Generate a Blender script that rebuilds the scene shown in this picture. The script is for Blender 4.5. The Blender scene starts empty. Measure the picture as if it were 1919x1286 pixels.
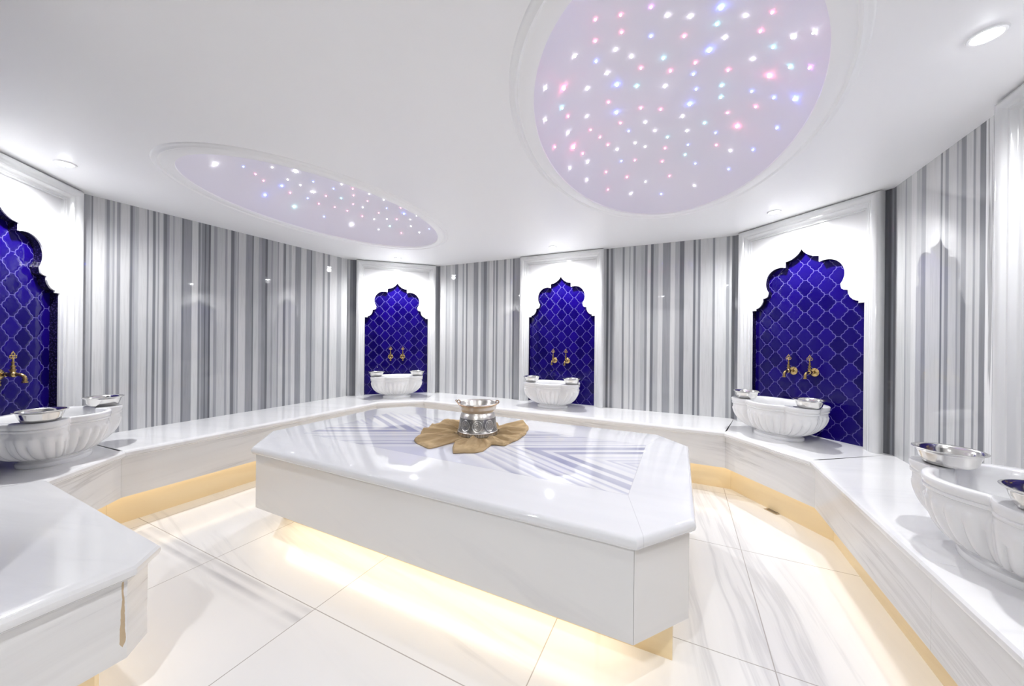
import bpy, bmesh, math, random
from mathutils import Vector, Matrix, noise as mnoise
PI = math.pi
sc = bpy.context.scene
COL = sc.collection

# ------------------------------------------------------------------ camera, world, exposure
cam_d = bpy.data.cameras.new('camera')
cam = bpy.data.objects.new('camera', cam_d)
COL.objects.link(cam)
sc.camera = cam
cam_d.sensor_width = 36.0
cam_d.lens = 661.0 * 36.0 / 1919.0
cam_d.shift_y = -3.8 / 1919.0
cam_d.clip_start = 0.02
YAW, ROLL = 0.4504, -0.0093
_R = Matrix.Rotation(YAW, 3, 'Z')
_r = _R @ Vector((math.cos(ROLL), 0, -math.sin(ROLL)))
_u = _R @ Vector((math.sin(ROLL), 0, math.cos(ROLL)))
_b = -(_R @ Vector((0, 1, 0)))
cam.matrix_world = Matrix(((_r.x, _u.x, _b.x, 0), (_r.y, _u.y, _b.y, 0), (_r.z, _u.z, _b.z, 1.31), (0, 0, 0, 1)))

sc.view_settings.view_transform = 'Standard'
sc.view_settings.look = 'None'
sc.view_settings.gamma = 1.0
sc.view_settings.exposure = 0.90
sc.view_settings.use_curve_mapping = False
sc.cycles.max_bounces = 12
sc.cycles.diffuse_bounces = 8
sc.cycles.glossy_bounces = 5
sc.cycles.caustics_reflective = False
sc.cycles.caustics_refractive = False

wd = bpy.data.worlds.new('world')
sc.world = wd
wd.use_nodes = True
wd.node_tree.nodes['Background'].inputs[0].default_value = (0.9, 0.95, 1, 1)
wd.node_tree.nodes['Background'].inputs[1].default_value = 0.05

SPOT_W, SPOT_ANG = 52.0, 168.0
FILL_W = 12.0
LED_S, LED_T = 1.5, 3.8
SPOTS = [(-3.53, .775), (-3.46, 3.60), (-1.37, 3.90), (.68, 3.60), (.96, 1.85)]
FILL_SPOTS = [(-.43, -.6), (.74, .72)]  # unseen spots added as fill to brighten the room
CZ = 2.41          # ceiling height
BT = .535          # bench top height
TT = .6034         # centre slab top height


def add_spot(x, y, w, ang, name='downlight_beam', color=(.98, .985, 1.0)):
    l = bpy.data.lights.new(name, 'SPOT')
    l.energy = w
    l.color = color
    l.spot_size = math.radians(ang)
    l.spot_blend = 1.0
    l.shadow_soft_size = .03
    o = bpy.data.objects.new(name, l)
    o.location = (x, y, CZ - .05)
    COL.objects.link(o)
    return o


for x, y in SPOTS:
    add_spot(x, y, SPOT_W * (.55 if y == 1.85 else .85 if y == 3.60 and x > 0 else 1.0), SPOT_ANG)
for (x, y), w in zip(FILL_SPOTS, (62.0, 12.0)):
    add_spot(x, y, w, SPOT_ANG)  # added fill beams, their fixtures are out of view

# ------------------------------------------------------------------ measured data: marble bands (from, to, grey), star lights, towel outline
D_left = [[0.988,0.993,120],[0.993,1.007,165],[1.007,1.034,168],[1.034,1.041,180],[1.041,1.049,130],[1.049,1.113,205],[1.113,1.122,180],[1.122,1.14,140],[1.14,1.156,185],[1.156,1.167,160],[1.167,1.179,200],[1.179,1.2,150],[1.2,1.253,203],[1.255,1.27,115],[1.27,1.282,160],[1.282,1.307,175],[1.307,1.359,202],[1.359,1.368,140],[1.368,1.395,195],[1.395,1.414,120],[1.414,1.428,195],[1.428,1.436,150],[1.436,1.46,200],[1.466,1.488,115],[1.488,1.505,150],[1.505,1.528,190],[1.528,1.54,165],[1.54,1.592,192],[1.592,1.607,120],[1.607,1.668,148],[1.668,1.715,208],[1.715,1.731,130],[1.731,1.741,170],[1.741,1.767,140],[1.767,1.773,100],[1.773,1.797,140],[1.797,1.812,100],[1.812,1.839,190],[1.839,1.864,155],[1.867,1.933,190],[1.933,1.952,155],[1.952,1.982,195],[1.984,2.013,115],[2.015,2.032,165],[2.032,2.045,180],[2.045,2.052,145],[2.052,2.118,198],[2.121,2.182,145],[2.182,2.193,110],[2.193,2.244,190],[2.244,2.275,160],[2.275,2.313,138],[2.313,2.336,105],[2.336,2.375,172],[2.375,2.391,150],[2.391,2.444,180],[2.444,2.456,150],[2.456,2.506,198],[2.506,2.536,125],[2.536,2.57,195],[2.57,2.601,170],[2.601,2.645,205],[2.645,2.713,145],[2.718,2.783,205],[2.783,2.841,155],[2.841,2.856,120],[2.856,2.905,180],[2.905,2.996,205],[3.002,3.028,150],[3.028,3.065,205],[3.07,3.102,150],[3.102,3.207,215],[3.207,3.275,175],[3.275,3.363,218],[3.363,3.442,165]]
D_backl = [[-3.314,-3.293,90],[-3.293,-3.243,140],[-3.243,-3.139,220],[-3.139,-3.117,175],[-3.117,-3.059,195],[-3.059,-3.02,220],[-3.02,-2.976,195],[-2.976,-2.924,150],[-2.924,-2.847,205],[-2.847,-2.821,160],[-2.821,-2.787,210],[-2.787,-2.762,135],[-2.762,-2.662,205],[-2.662,-2.585,150],[-2.585,-2.54,218],[-2.54,-2.496,170],[-2.496,-2.448,130],[-2.448,-2.405,180],[-2.405,-2.346,210],[-2.346,-2.326,140],[-2.326,-2.303,200],[-2.303,-2.276,140],[-2.276,-2.184,200],[-2.181,-2.147,150],[-2.147,-2.091,215],[-2.091,-2.072,170],[-2.072,-2.05,205],[-2.046,-2.024,120],[-2.024,-1.944,165]]
D_backr = [[-0.853,-0.82,185],[-0.816,-0.791,100],[-0.791,-0.771,190],[-0.771,-0.742,130],[-0.742,-0.726,180],[-0.726,-0.634,200],[-0.634,-0.612,135],[-0.612,-0.559,208],[-0.559,-0.547,165],[-0.547,-0.516,210],[-0.512,-0.489,145],[-0.489,-0.432,195],[-0.432,-0.39,180],[-0.39,-0.364,140],[-0.364,-0.33,215],[-0.328,-0.3,115],[-0.3,-0.249,180],[-0.249,-0.205,210],[-0.202,-0.126,150],[-0.126,-0.08,208],[-0.08,-0.035,170],[-0.033,0.01,115],[0.01,0.096,200],[0.098,0.119,115],[0.119,0.143,190],[0.143,0.166,135],[0.166,0.278,206],[0.278,0.3,145],[0.3,0.402,216],[0.402,0.431,160],[0.431,0.452,205],[0.452,0.485,135]]
D_right = [[3.425,3.364,125],[3.364,3.254,210],[3.254,3.238,165],[3.238,3.182,195],[3.182,3.127,220],[3.127,3.075,185],[3.075,3.032,150],[3.032,2.899,208],[2.897,2.882,120],[2.882,2.859,205],[2.859,2.829,150],[2.829,2.765,205],[2.765,2.752,165],[2.752,2.729,190],[2.729,2.692,140],[2.692,2.643,208],[2.643,2.627,145],[2.627,2.598,205],[2.598,2.56,125]]
D_sr = [[-0.125,1.509,2.656,"m"],[-0.328,1.425,2.616,"p"],[-0.238,1.48,2.645,"p"],[-0.067,1.586,2.663,"w"],[0.018,1.631,2.663,"w"],[0.127,1.626,2.653,"B"],[0.219,1.698,2.643,"w"],[0.304,1.676,2.605,"p"],[0.12,1.715,2.661,"c"],[-0.249,1.579,2.657,"p"],[-0.356,1.552,2.637,"p"],[-0.137,1.666,2.667,"b"],[-0.005,1.73,2.668,"p"],[0.157,1.809,2.662,"w"],[0.285,1.794,2.632,"p"],[0.393,1.789,2.563,"w"],[0.434,1.686,2.486,"w"],[-0.29,1.668,2.661,"w"],[-0.449,1.557,2.606,"w"],[-0.382,1.683,2.649,"b"],[-0.229,1.748,2.668,"w"],[-0.094,1.826,2.67,"c"],[0.1,1.862,2.668,"B"],[0.347,1.888,2.614,"c"],[0.285,1.977,2.646,"w"],[0.044,1.921,2.67,"p"],[-0.352,1.799,2.662,"w"],[-0.197,1.844,2.67,"p"],[-0.066,1.927,2.67,"p"],[0.038,1.998,2.67,"b"],[0.192,2.033,2.664,"p"],[0.369,2.082,2.613,"P"],[0.425,1.975,2.562,"c"],[0.476,1.898,2.488,"m"],[-0.322,1.906,2.668,"B"],[-0.23,1.966,2.67,"c"],[-0.095,2.032,2.67,"w"],[0.054,2.123,2.67,"b"],[0.174,2.144,2.666,"c"],[0.316,2.214,2.638,"b"],[0.412,2.22,2.58,"b"],[0.481,2.139,2.504,"B"],[0.178,2.244,2.665,"c"],[-0.582,1.541,2.491,"w"],[-0.546,1.699,2.583,"P"],[-0.462,1.838,2.644,"w"],[0.026,2.241,2.67,"B"],[-0.387,2.023,2.665,"p"],[-0.593,1.822,2.57,"c"],[-0.229,2.161,2.67,"p"],[-0.126,2.222,2.67,"p"],[0.351,2.329,2.616,"p"],[0.225,2.394,2.656,"p"],[-0.362,2.136,2.668,"B"],[-0.592,1.928,2.586,"p"],[-0.516,2.053,2.638,"w"],[-0.655,1.738,2.475,"w"],[-0.357,2.25,2.667,"p"],[-0.219,2.314,2.67,"w"],[-0.011,2.348,2.67,"w"],[0.11,2.466,2.666,"c"],[0.287,2.515,2.628,"P"],[0.459,2.395,2.508,"b"],[0.178,2.583,2.652,"b"],[0.014,2.514,2.668,"w"],[-0.171,2.43,2.67,"w"],[-0.323,2.36,2.668,"b"],[-0.527,2.189,2.635,"p"],[-0.627,2.048,2.566,"w"],[-0.494,2.308,2.643,"p"],[-0.101,2.54,2.669,"c"],[-0.3,2.515,2.665,"w"],[-0.466,2.423,2.645,"p"],[-0.244,2.591,2.665,"w"],[0.022,2.679,2.661,"b"],[0.191,2.704,2.632,"p"],[-0.121,2.668,2.664,"p"],[-0.695,2.003,2.474,"p"],[-0.637,2.197,2.557,"P"],[-0.419,2.519,2.649,"w"],[0.274,2.734,2.589,"w"],[0.386,2.645,2.527,"b"],[-0.612,2.328,2.573,"p"],[0.005,2.79,2.65,"c"],[-0.603,2.437,2.565,"w"],[-0.413,2.658,2.634,"b"],[-0.326,2.714,2.646,"p"],[-0.147,2.82,2.648,"p"],[0.073,2.89,2.619,"b"],[-0.688,2.303,2.482,"w"],[0.278,2.875,2.529,"b"],[-0.522,2.664,2.578,"p"],[-0.398,2.845,2.592,"p"],[-0.102,2.989,2.605,"p"],[-0.637,2.557,2.496,"w"],[-0.275,2.978,2.588,"w"],[0.072,3.077,2.533,"w"],[-0.535,2.812,2.508,"p"],[-0.387,3.003,2.522,"w"],[-0.168,3.126,2.528,"b"]]
D_sl = [[-3.021,1.344,2.557,"W"],[-3.022,1.523,2.623,"b"],[-2.918,1.672,2.661,"w"],[-2.833,1.803,2.669,"W"],[-3.081,1.639,2.627,"p"],[-3.134,1.728,2.621,"p"],[-3.02,1.856,2.662,"w"],[-3.134,1.876,2.639,"B"],[-2.875,1.984,2.67,"b"],[-3.032,1.975,2.664,"w"],[-2.842,2.156,2.67,"b"],[-2.699,2.125,2.67,"w"],[-2.684,2.229,2.67,"p"],[-3.253,1.808,2.554,"B"],[-3.183,1.98,2.625,"p"],[-3.058,2.112,2.663,"W"],[-3.038,2.226,2.664,"p"],[-2.962,2.328,2.668,"c"],[-2.8,2.335,2.67,"p"],[-2.641,2.375,2.67,"w"],[-2.616,2.528,2.668,"w"],[-3.175,2.138,2.634,"b"],[-3.185,2.259,2.627,"p"],[-3.142,2.398,2.636,"p"],[-2.97,2.473,2.665,"p"],[-2.787,2.487,2.67,"p"],[-3.287,2.084,2.555,"C"],[-3.11,2.519,2.635,"p"],[-2.946,2.57,2.661,"w"],[-2.744,2.69,2.663,"b"],[-2.586,2.725,2.654,"p"],[-2.644,2.835,2.641,"B"],[-2.897,2.732,2.651,"p"],[-3.072,2.674,2.623,"p"],[-3.272,2.378,2.553,"b"],[-3.016,2.782,2.619,"w"],[-2.905,2.856,2.627,"w"],[-2.813,2.905,2.625,"p"],[-2.656,2.94,2.614,"w"],[-2.505,2.869,2.609,"w"],[-3.206,2.65,2.548,"W"],[-2.95,2.946,2.583,"c"],[-2.729,3.035,2.578,"w"],[-2.468,3.026,2.514,"b"],[-3.073,2.9,2.547,"w"],[-2.898,3.066,2.534,"p"],[-2.678,3.114,2.526,"w"]]
D_towel = [[-1.674,1.914],[-1.563,1.86],[-1.477,1.826],[-1.457,1.849],[-1.458,1.984],[-1.468,2.145],[-1.393,2.004],[-1.32,1.87],[-1.28,1.819],[-1.224,1.86],[-1.165,1.89],[-1.137,1.941],[-1.148,2.023],[-1.156,2.086],[-1.105,2.099],[-1.068,2.105],[-1.063,2.176],[-1.053,2.24],[-1.055,2.362],[-1.084,2.518],[-1.151,2.696],[-1.205,2.752],[-1.237,2.629],[-1.31,2.531],[-1.497,2.596],[-1.67,2.616],[-1.767,2.611],[-1.825,2.557],[-1.857,2.448],[-1.831,2.274],[-1.755,2.076]]

# ------------------------------------------------------------------ node helpers
class NT:
    def __init__(s, name):
        s.m = bpy.data.materials.new(name)
        s.m.use_nodes = True
        s.t = s.m.node_tree
        s.b = s.t.nodes['Principled BSDF']

    def n(s, typ, **kw):
        nd = s.t.nodes.new(typ)
        for k, v in kw.items():
            if k.startswith('i_'):
                key = k[2:]
                key = int(key) if key.isdigit() else key
                nd.inputs[key].default_value = v
            else:
                setattr(nd, k, v)
        return nd

    def l(s, a, b):
        s.t.links.new(a, b)

    def math(s, op, a, b=None, c=None):
        nd = s.t.nodes.new('ShaderNodeMath')
        nd.operation = op
        for i, v in enumerate((a, b, c)):
            if v is None:
                continue
            if isinstance(v, (int, float)):
                nd.inputs[i].default_value = v
            else:
                s.l(v, nd.inputs[i])
        return nd.outputs[0]

    def ramp(s, fac, stops, interp='LINEAR'):
        nd = s.t.nodes.new('ShaderNodeValToRGB')
        cr = nd.color_ramp
        cr.interpolation = interp
        while len(cr.elements) < len(stops):
            cr.elements.new(.5)
        for e, (p, c) in zip(cr.elements, stops):
            e.position = max(0, min(1, p))
        for e, (p, c) in zip(cr.elements, stops):
            if isinstance(c, (int, float)):
                c = (c, c, c)
            e.color = (c[0], c[1], c[2], 1)
        if fac is not None:
            s.l(fac, nd.inputs[0])
        return nd.outputs[0]

    def mix(s, fac, a, b, mode='MIX'):
        nd = s.t.nodes.new('ShaderNodeMix')
        nd.data_type = 'RGBA'
        nd.blend_type = mode
        for sock, v in ((nd.inputs[0], fac), (nd.inputs[6], a), (nd.inputs[7], b)):
            if isinstance(v, (int, float)):
                sock.default_value = v
            elif isinstance(v, tuple):
                sock.default_value = (v[0], v[1], v[2], 1)
            else:
                s.l(v, sock)
        return nd.outputs[2]

    def xyz(s, kind='Object'):
        tc = s.n('ShaderNodeTexCoord')
        sp = s.n('ShaderNodeSeparateXYZ')
        s.l(tc.outputs[kind], sp.inputs[0])
        return sp.outputs[0], sp.outputs[1], sp.outputs[2]

    def comb(s, x, y, z):
        nd = s.n('ShaderNodeCombineXYZ')
        for i, v in enumerate((x, y, z)):
            if isinstance(v, (int, float)):
                nd.inputs[i].default_value = v
            else:
                s.l(v, nd.inputs[i])
        return nd.outputs[0]

    def noise(s, vec, scale=1.0, detail=3.0, rough=.5):
        nd = s.n('ShaderNodeTexNoise')
        nd.inputs['Scale'].default_value = scale
        nd.inputs['Detail'].default_value = detail
        nd.inputs['Roughness'].default_value = rough
        if vec is not None:
            s.l(vec, nd.inputs['Vector'])
        return nd.outputs[0]

    def set(s, color=None, rough=None, metal=None, spec=None, emit=None, estr=None, bump=None, bstr=.2, bdist=.01, coat=None):
        b = s.b
        for key, v in (('Base Color', color), ('Roughness', rough), ('Metallic', metal), ('Specular IOR Level', spec),
                       ('Emission Color', emit), ('Emission Strength', estr), ('Coat Weight', coat)):
            if v is None:
                continue
            if isinstance(v, tuple):
                b.inputs[key].default_value = (v[0], v[1], v[2], 1)
            elif isinstance(v, (int, float)):
                b.inputs[key].default_value = v
            else:
                s.l(v, b.inputs[key])
        if bump is not None:
            bn = s.n('ShaderNodeBump')
            bn.inputs['Strength'].default_value = bstr
            bn.inputs['Distance'].default_value = bdist
            s.l(bump, bn.inputs['Height'])
            s.l(bn.outputs[0], b.inputs['Normal'])
        return s.m


def simple(name, color, rough=.4, metal=0.0, **kw):
    return NT(name).set(color=color, rough=rough, metal=metal, **kw)


def white_marble(name, ang=0.0, axis='xy', base=(.80, .795, .79), vein=(.50, .50, .53), amt=.5, rough=.07, sc_=3.0, stretch=9.0, seed=0.0):
    """white marble whose grey veins run along one direction"""
    t = NT(name)
    x, y, z = t.xyz('Object')
    if axis == 'xy':
        a, b, c = x, y, z
    else:                       # vertical faces: along the ground x+y, and up
        a, b, c = t.math('ADD', t.math('MULTIPLY', x, .83), t.math('MULTIPLY', y, -.71)), z, t.math('ADD', x, y)
    ca, sa = math.cos(ang), math.sin(ang)
    u = t.math('ADD', t.math('MULTIPLY', a, ca), t.math('MULTIPLY', b, sa))
    v = t.math('ADD', t.math('MULTIPLY', a, -sa), t.math('MULTIPLY', b, ca))
    warp = t.noise(t.comb(u, v, seed), 1.6, 2)
    v2 = t.math('ADD', v, t.math('MULTIPLY', warp, .10))
    vec = t.comb(t.math('DIVIDE', u, stretch), v2, seed + .37)
    n1 = t.noise(vec, sc_ * 2.0, 5, .62)
    r1 = t.ramp(n1, [(.40, 0), (.53, .12), (.60, .75), (.64, .25), (.72, 0.05)])
    n2 = t.noise(t.comb(u, v, seed + 9.1), 1.1, 2)
    k = t.math('MULTIPLY', t.math('MULTIPLY', r1, t.ramp(n2, [(.38, .1), (.62, 1)])), amt)
    n3 = t.noise(vec, sc_ * .8, 3, .5)
    soft = t.ramp(n3, [(.35, base), (.65, tuple(q * .93 for q in base))])
    colr = t.mix(k, soft, vein)
    return t.set(color=colr, rough=rough)


def alb(g, gmax=208, top=.60):
    v = top * (min(g, gmax + 8) / gmax) ** 2.0
    k = max(0, min(1, (gmax - g) / 100))
    return (v * (1 - .07 * k), v * (1 - .04 * k), v * (1 + .06 * k))


def stripe_marble(name, segs, extra=0):
    """book-cut marble with vertical grey bands; UV.x is the distance along the wall in metres"""
    t = NT(name)
    tc = t.n('ShaderNodeTexCoord')
    sp = t.n('ShaderNodeSeparateXYZ')
    t.l(tc.outputs['UV'], sp.inputs[0])
    u, v = sp.outputs[0], sp.outputs[1]
    wob = t.noise(t.comb(t.math('MULTIPLY', u, 5), t.math('MULTIPLY', v, .9), 0.0), 1.0, 2)
    uu = t.math('ADD', u, t.math('MULTIPLY', t.math('SUBTRACT', wob, .5), .008))
    lo, hi = segs[0][0], segs[-1][1]
    n = max(1, math.ceil(len(segs) / 15))
    per = math.ceil(len(segs) / n)
    cur = None
    for k in range(n):
        part = segs[k * per:(k + 1) * per]
        if not part:
            continue
        a, b = part[0][0], part[-1][1]
        st = []
        for s0, s1, g in part:
            e = min(.18 * (s1 - s0), .003)
            st.append(((s0 + e - a) / (b - a), alb(g)))
            st.append(((s1 - e - a) / (b - a), alb(g)))
        f = t.math('DIVIDE', t.math('SUBTRACT', uu, a), b - a)
        c = t.ramp(f, st)
        cur = c if cur is None else t.mix(t.math('GREATER_THAN', uu, a), cur, c)
    # outside the described bands: bands from noise
    nb = t.noise(t.comb(t.math('MULTIPLY', uu, 1.0), t.math('MULTIPLY', v, .02), 3.3), 17.0, 4, .7)
    rnd = t.ramp(nb, [(.30, .40), (.42, .55), (.46, .78), (.55, .80), (.58, .36), (.64, .5), (.70, .78)])
    inside = t.math('MULTIPLY', t.math('GREATER_THAN', uu, lo), t.math('LESS_THAN', uu, hi))
    cur = t.mix(inside, rnd, cur)
    fine = t.noise(t.comb(t.math('MULTIPLY', uu, 1.0), t.math('MULTIPLY', v, .03), 8.0), 90.0, 3, .7)
    cur = t.mix(1.0, cur, t.ramp(fine, [(.25, .80), (.5, .97), (.75, 1.0)]), 'MULTIPLY')
    patch = t.noise(t.comb(t.math('MULTIPLY', u, 2.2), v, 1.0), 1.5, 3)
    cur = t.mix(1.0, cur, t.ramp(patch, [(.3, (.93, .95, .95)), (.6, (1, 1, 1))]), 'MULTIPLY')
    return t.set(color=cur, rough=.03)


# ------------------------------------------------------------------ mesh helpers
class MB:
    def __init__(s):
        s.v, s.f, s.uv = [], [], {}

    def vert(s, p):
        s.v.append(tuple(p))
        return len(s.v) - 1

    def face(s, idx):
        s.f.append(tuple(idx))

    def poly(s, pts):
        s.face([s.vert(p) for p in pts])

    def grid(s, rows, close=False):
        n = len(rows[0])
        ids = [[s.vert(p) for p in r] for r in rows]
        for i in range(len(rows) - 1):
            for j in range(n if close else n - 1):
                k = (j + 1) % n
                s.face((ids[i][j], ids[i][k], ids[i + 1][k], ids[i + 1][j]))
        return ids

    def cap(s, ids):
        s.face(list(ids))

    def box(s, x0, x1, y0, y1, z0, z1):
        p = [s.vert(q) for q in ((x0, y0, z0), (x1, y0, z0), (x1, y1, z0), (x0, y1, z0), (x0, y0, z1), (x1, y0, z1), (x1, y1, z1), (x0, y1, z1))]
        for f in ((0, 3, 2, 1), (4, 5, 6, 7), (0, 1, 5, 4), (1, 2, 6, 5), (2, 3, 7, 6), (3, 0, 4, 7)):
            s.face([p[i] for i in f])

    def prism(s, pts, z0, z1):
        n = len(pts)
        a = [s.vert((p[0], p[1], z0)) for p in pts]
        b = [s.vert((p[0], p[1], z1)) for p in pts]
        for i in range(n):
            j = (i + 1) % n
            s.face((a[i], a[j], b[j], b[i]))
        s.face(b)
        s.face(a[::-1])

    def lathe(s, prof, seg=48, c=(0, 0, 0), caps=True):
        rows = [[(c[0] + r * math.cos(2 * PI * j / seg), c[1] + r * math.sin(2 * PI * j / seg), c[2] + z) for j in range(seg)] for r, z in prof]
        ids = s.grid(rows, True)
        if caps:
            if prof[0][0] > 1e-5:
                s.cap(ids[0][::-1])
            if prof[-1][0] > 1e-5:
                s.cap(ids[-1])
        return ids

    def tube(s, pts, rad, seg=12, closed=False):
        pts = [Vector(p) for p in pts]
        n = len(pts)
        if not isinstance(rad, (list, tuple)):
            rad = [rad] * n
        rows, up = [], None
        for i, p in enumerate(pts):
            if closed:
                d = pts[(i + 1) % n] - pts[i - 1]
            else:
                d = pts[min(i + 1, n - 1)] - pts[max(i - 1, 0)]
            d.normalize()
            if up is None:
                up = Vector((0, 0, 1)) if abs(d.z) < .9 else Vector((1, 0, 0))
            a = d.cross(up)
            a.normalize()
            b = a.cross(d)
            up = b
            rows.append([tuple(p + (a * math.cos(2 * PI * j / seg) + b * math.sin(2 * PI * j / seg)) * rad[i]) for j in range(seg)])
        if closed:
            rows.append(rows[0])
        ids = s.grid(rows, True)
        if not closed:
            s.cap(ids[0][::-1])
            s.cap(ids[-1])

    def build(s, name, mat=None, parent=None, smooth=False, M=None, ang=35):
        me = bpy.data.meshes.new(name)
        me.from_pydata(s.v, [], s.f)
        bm = bmesh.new()
        bm.from_mesh(me)
        bmesh.ops.remove_doubles(bm, verts=bm.verts, dist=1e-5)
        bmesh.ops.recalc_face_normals(bm, faces=bm.faces)
        bm.to_mesh(me)
        bm.free()
        if M is not None:
            me.transform(M)
        if smooth:
            me.polygons.foreach_set('use_smooth', [True] * len(me.polygons))
            if ang:
                me.set_sharp_from_angle(angle=math.radians(ang))
        me.update()
        o = bpy.data.objects.new(name, me)
        if mat:
            me.materials.append(mat)
        COL.objects.link(o)
        if parent:
            o.parent = parent
        return o


def tag(o, label, cat, group=None, kind=None):
    if label:
        o['label'] = label
    if cat:
        o['category'] = cat
    if group:
        o['group'] = group
    if kind:
        o['kind'] = kind
    return o


def thing(name, loc, label, cat, rz=0.0, group=None):
    o = bpy.data.objects.new(name, None)
    o.empty_display_size = .1
    o.location = loc
    o.rotation_euler = (0, 0, rz)
    COL.objects.link(o)
    return tag(o, label, cat, group)


def copy_tree(o, parent=None):
    c = o.copy()
    COL.objects.link(c)
    if parent:
        c.parent = parent
    for ch in list(o.children):
        copy_tree(ch, c)
    return c


# ------------------------------------------------------------------ materials
M_ceil = simple('ceiling_paint', (.93, .93, .93), .42)
M_bench_top = white_marble('marble_bench_top', .3, 'xy', amt=.25, rough=.10, seed=2.0, base=(.80, .80, .80))
M_bench_front = white_marble('marble_bench_front', -.10, 'z', amt=1.0, rough=.12, seed=5.0, sc_=8.0, stretch=16, base=(.75, .745, .735), vein=(.42, .41, .41))
M_slab_front = white_marble('marble_slab_front', -.35, 'z', amt=.35, rough=.12, seed=11.0, sc_=1.6, stretch=6, base=(.78, .775, .765))
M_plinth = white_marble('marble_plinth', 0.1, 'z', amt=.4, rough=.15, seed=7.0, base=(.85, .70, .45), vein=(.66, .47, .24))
M_frame = white_marble('marble_frame', PI / 2, 'z', amt=.3, rough=.10, seed=21.0, base=(.70, .705, .705))
M_panel = white_marble('marble_panel', PI / 2, 'z', amt=.16, rough=.10, seed=31.0, base=(.74, .74, .745))
M_basin = white_marble('marble_basin', .9, 'xy', amt=.30, rough=.18, seed=41.0, sc_=6, stretch=3, base=(.80, .80, .80))
M_steel = simple('polished_steel', (.72, .71, .69), .16, 1.0)
M_brass = simple('aged_brass', (.50, .36, .16), .22, 1.0)
M_white_trim = simple('downlight_trim', (.85, .85, .85), .3)


def emit_mat(name, c, s):
    return NT(name).set(color=(0, 0, 0), emit=c, estr=s, rough=.5)


M_lens = emit_mat('downlight_lens', (.95, .98, 1.0), 40.0)
M_led = emit_mat('warm_led', (1.0, .83, .58), LED_S)
M_led_t = emit_mat('warm_led_strong', (1.0, .86, .66), LED_T)
M_dome = simple('dome_plaster', (.80, .78, .85), .5)


def tile_mat():
    t = NT('arabesque_tile')
    tc = t.n('ShaderNodeTexCoord')
    sp = t.n('ShaderNodeSeparateXYZ')
    t.l(tc.outputs['UV'], sp.inputs[0])
    x = t.math('DIVIDE', sp.outputs[0], .161)
    y = t.math('DIVIDE', sp.outputs[1], .139)
    p = t.math('ADD', x, y)
    q = t.math('SUBTRACT', x, y)
    def wig(a):
        return t.math('ADD', t.math('MULTIPLY', t.math('SINE', t.math('MULTIPLY', a, 2 * PI)), -.028),
                      t.math('MULTIPLY', t.math('SINE', t.math('MULTIPLY', a, 6 * PI)), -.020))
    p2 = t.math('ADD', p, wig(q))
    q2 = t.math('ADD', q, wig(p))
    def loc(a):
        return t.math('SUBTRACT', t.math('FRACT', t.math('ADD', a, .5)), .5)
    lp, lq = loc(p2), loc(q2)
    def e(a):
        return t.math('MAXIMUM', 0.0, t.math('SUBTRACT', 1.0, t.math('MULTIPLY', t.math('POWER', t.math('ABSOLUTE', a), 2.0), 4.0)))
    hh = t.math('SUBTRACT', t.math('MULTIPLY', lp, lq), t.math('MULTIPLY', t.math('MULTIPLY', e(lp), e(lq)), .0060))
    gr = t.math('SQRT', t.math('ADD', t.math('ADD', t.math('POWER', t.math('ABSOLUTE', lp), 2.0), t.math('POWER', t.math('ABSOLUTE', lq), 2.0)), .0004))
    d1 = t.math('DIVIDE', t.math('ABSOLUTE', hh), gr)
    # short level link between the two sides of every crossing
    ly = t.math('ABSOLUTE', t.math('SUBTRACT', lp, lq))
    lx = t.math('ABSOLUTE', t.math('ADD', lp, lq))
    d2 = t.math('MAXIMUM', t.math('MULTIPLY', ly, .6), t.math('MULTIPLY', t.math('SUBTRACT', lx, .15), 1.0))
    d = t.math('MINIMUM', d1, t.math('MAXIMUM', d2, 0.0))
    g = t.ramp(d, [(0.0, 1), (.014, 1), (.030, 0)])
    cid = t.comb(t.math('FLOOR', p2), t.math('FLOOR', q2), 0.0)
    wn = t.n('ShaderNodeTexWhiteNoise')
    t.l(cid, wn.inputs['Vector'])
    tilec = t.mix(wn.outputs[0], (.0035, .0008, .075), (.008, .002, .14))
    col = t.mix(g, tilec, (.10, .085, .30))
    h = t.ramp(d, [(0.0, 0), (.03, .25), (.12, .9), (.3, 1)])
    hn = t.math('ADD', h, t.math('MULTIPLY', t.noise(t.comb(x, y, 0.0), 3.0, 2), .5))
    return t.set(color=col, rough=.05, spec=.3, bump=hn, bstr=.35, bdist=.004)


M_tile = tile_mat()


def mosaic_mat():
    t = NT('arch_edge_mosaic')
    x, y, z = t.xyz('Object')
    v = t.n('ShaderNodeTexVoronoi')
    v.inputs['Scale'].default_value = 90
    tc = t.n('ShaderNodeTexCoord')
    t.l(tc.outputs['Object'], v.inputs['Vector'])
    c = t.ramp(v.outputs['Distance'], [(0.0, (.05, .035, .08)), (.35, (.010, .007, .045)), (.6, (.004, .003, .015))])
    return t.set(color=c, rough=.25)


M_mosaic = mosaic_mat()


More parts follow.
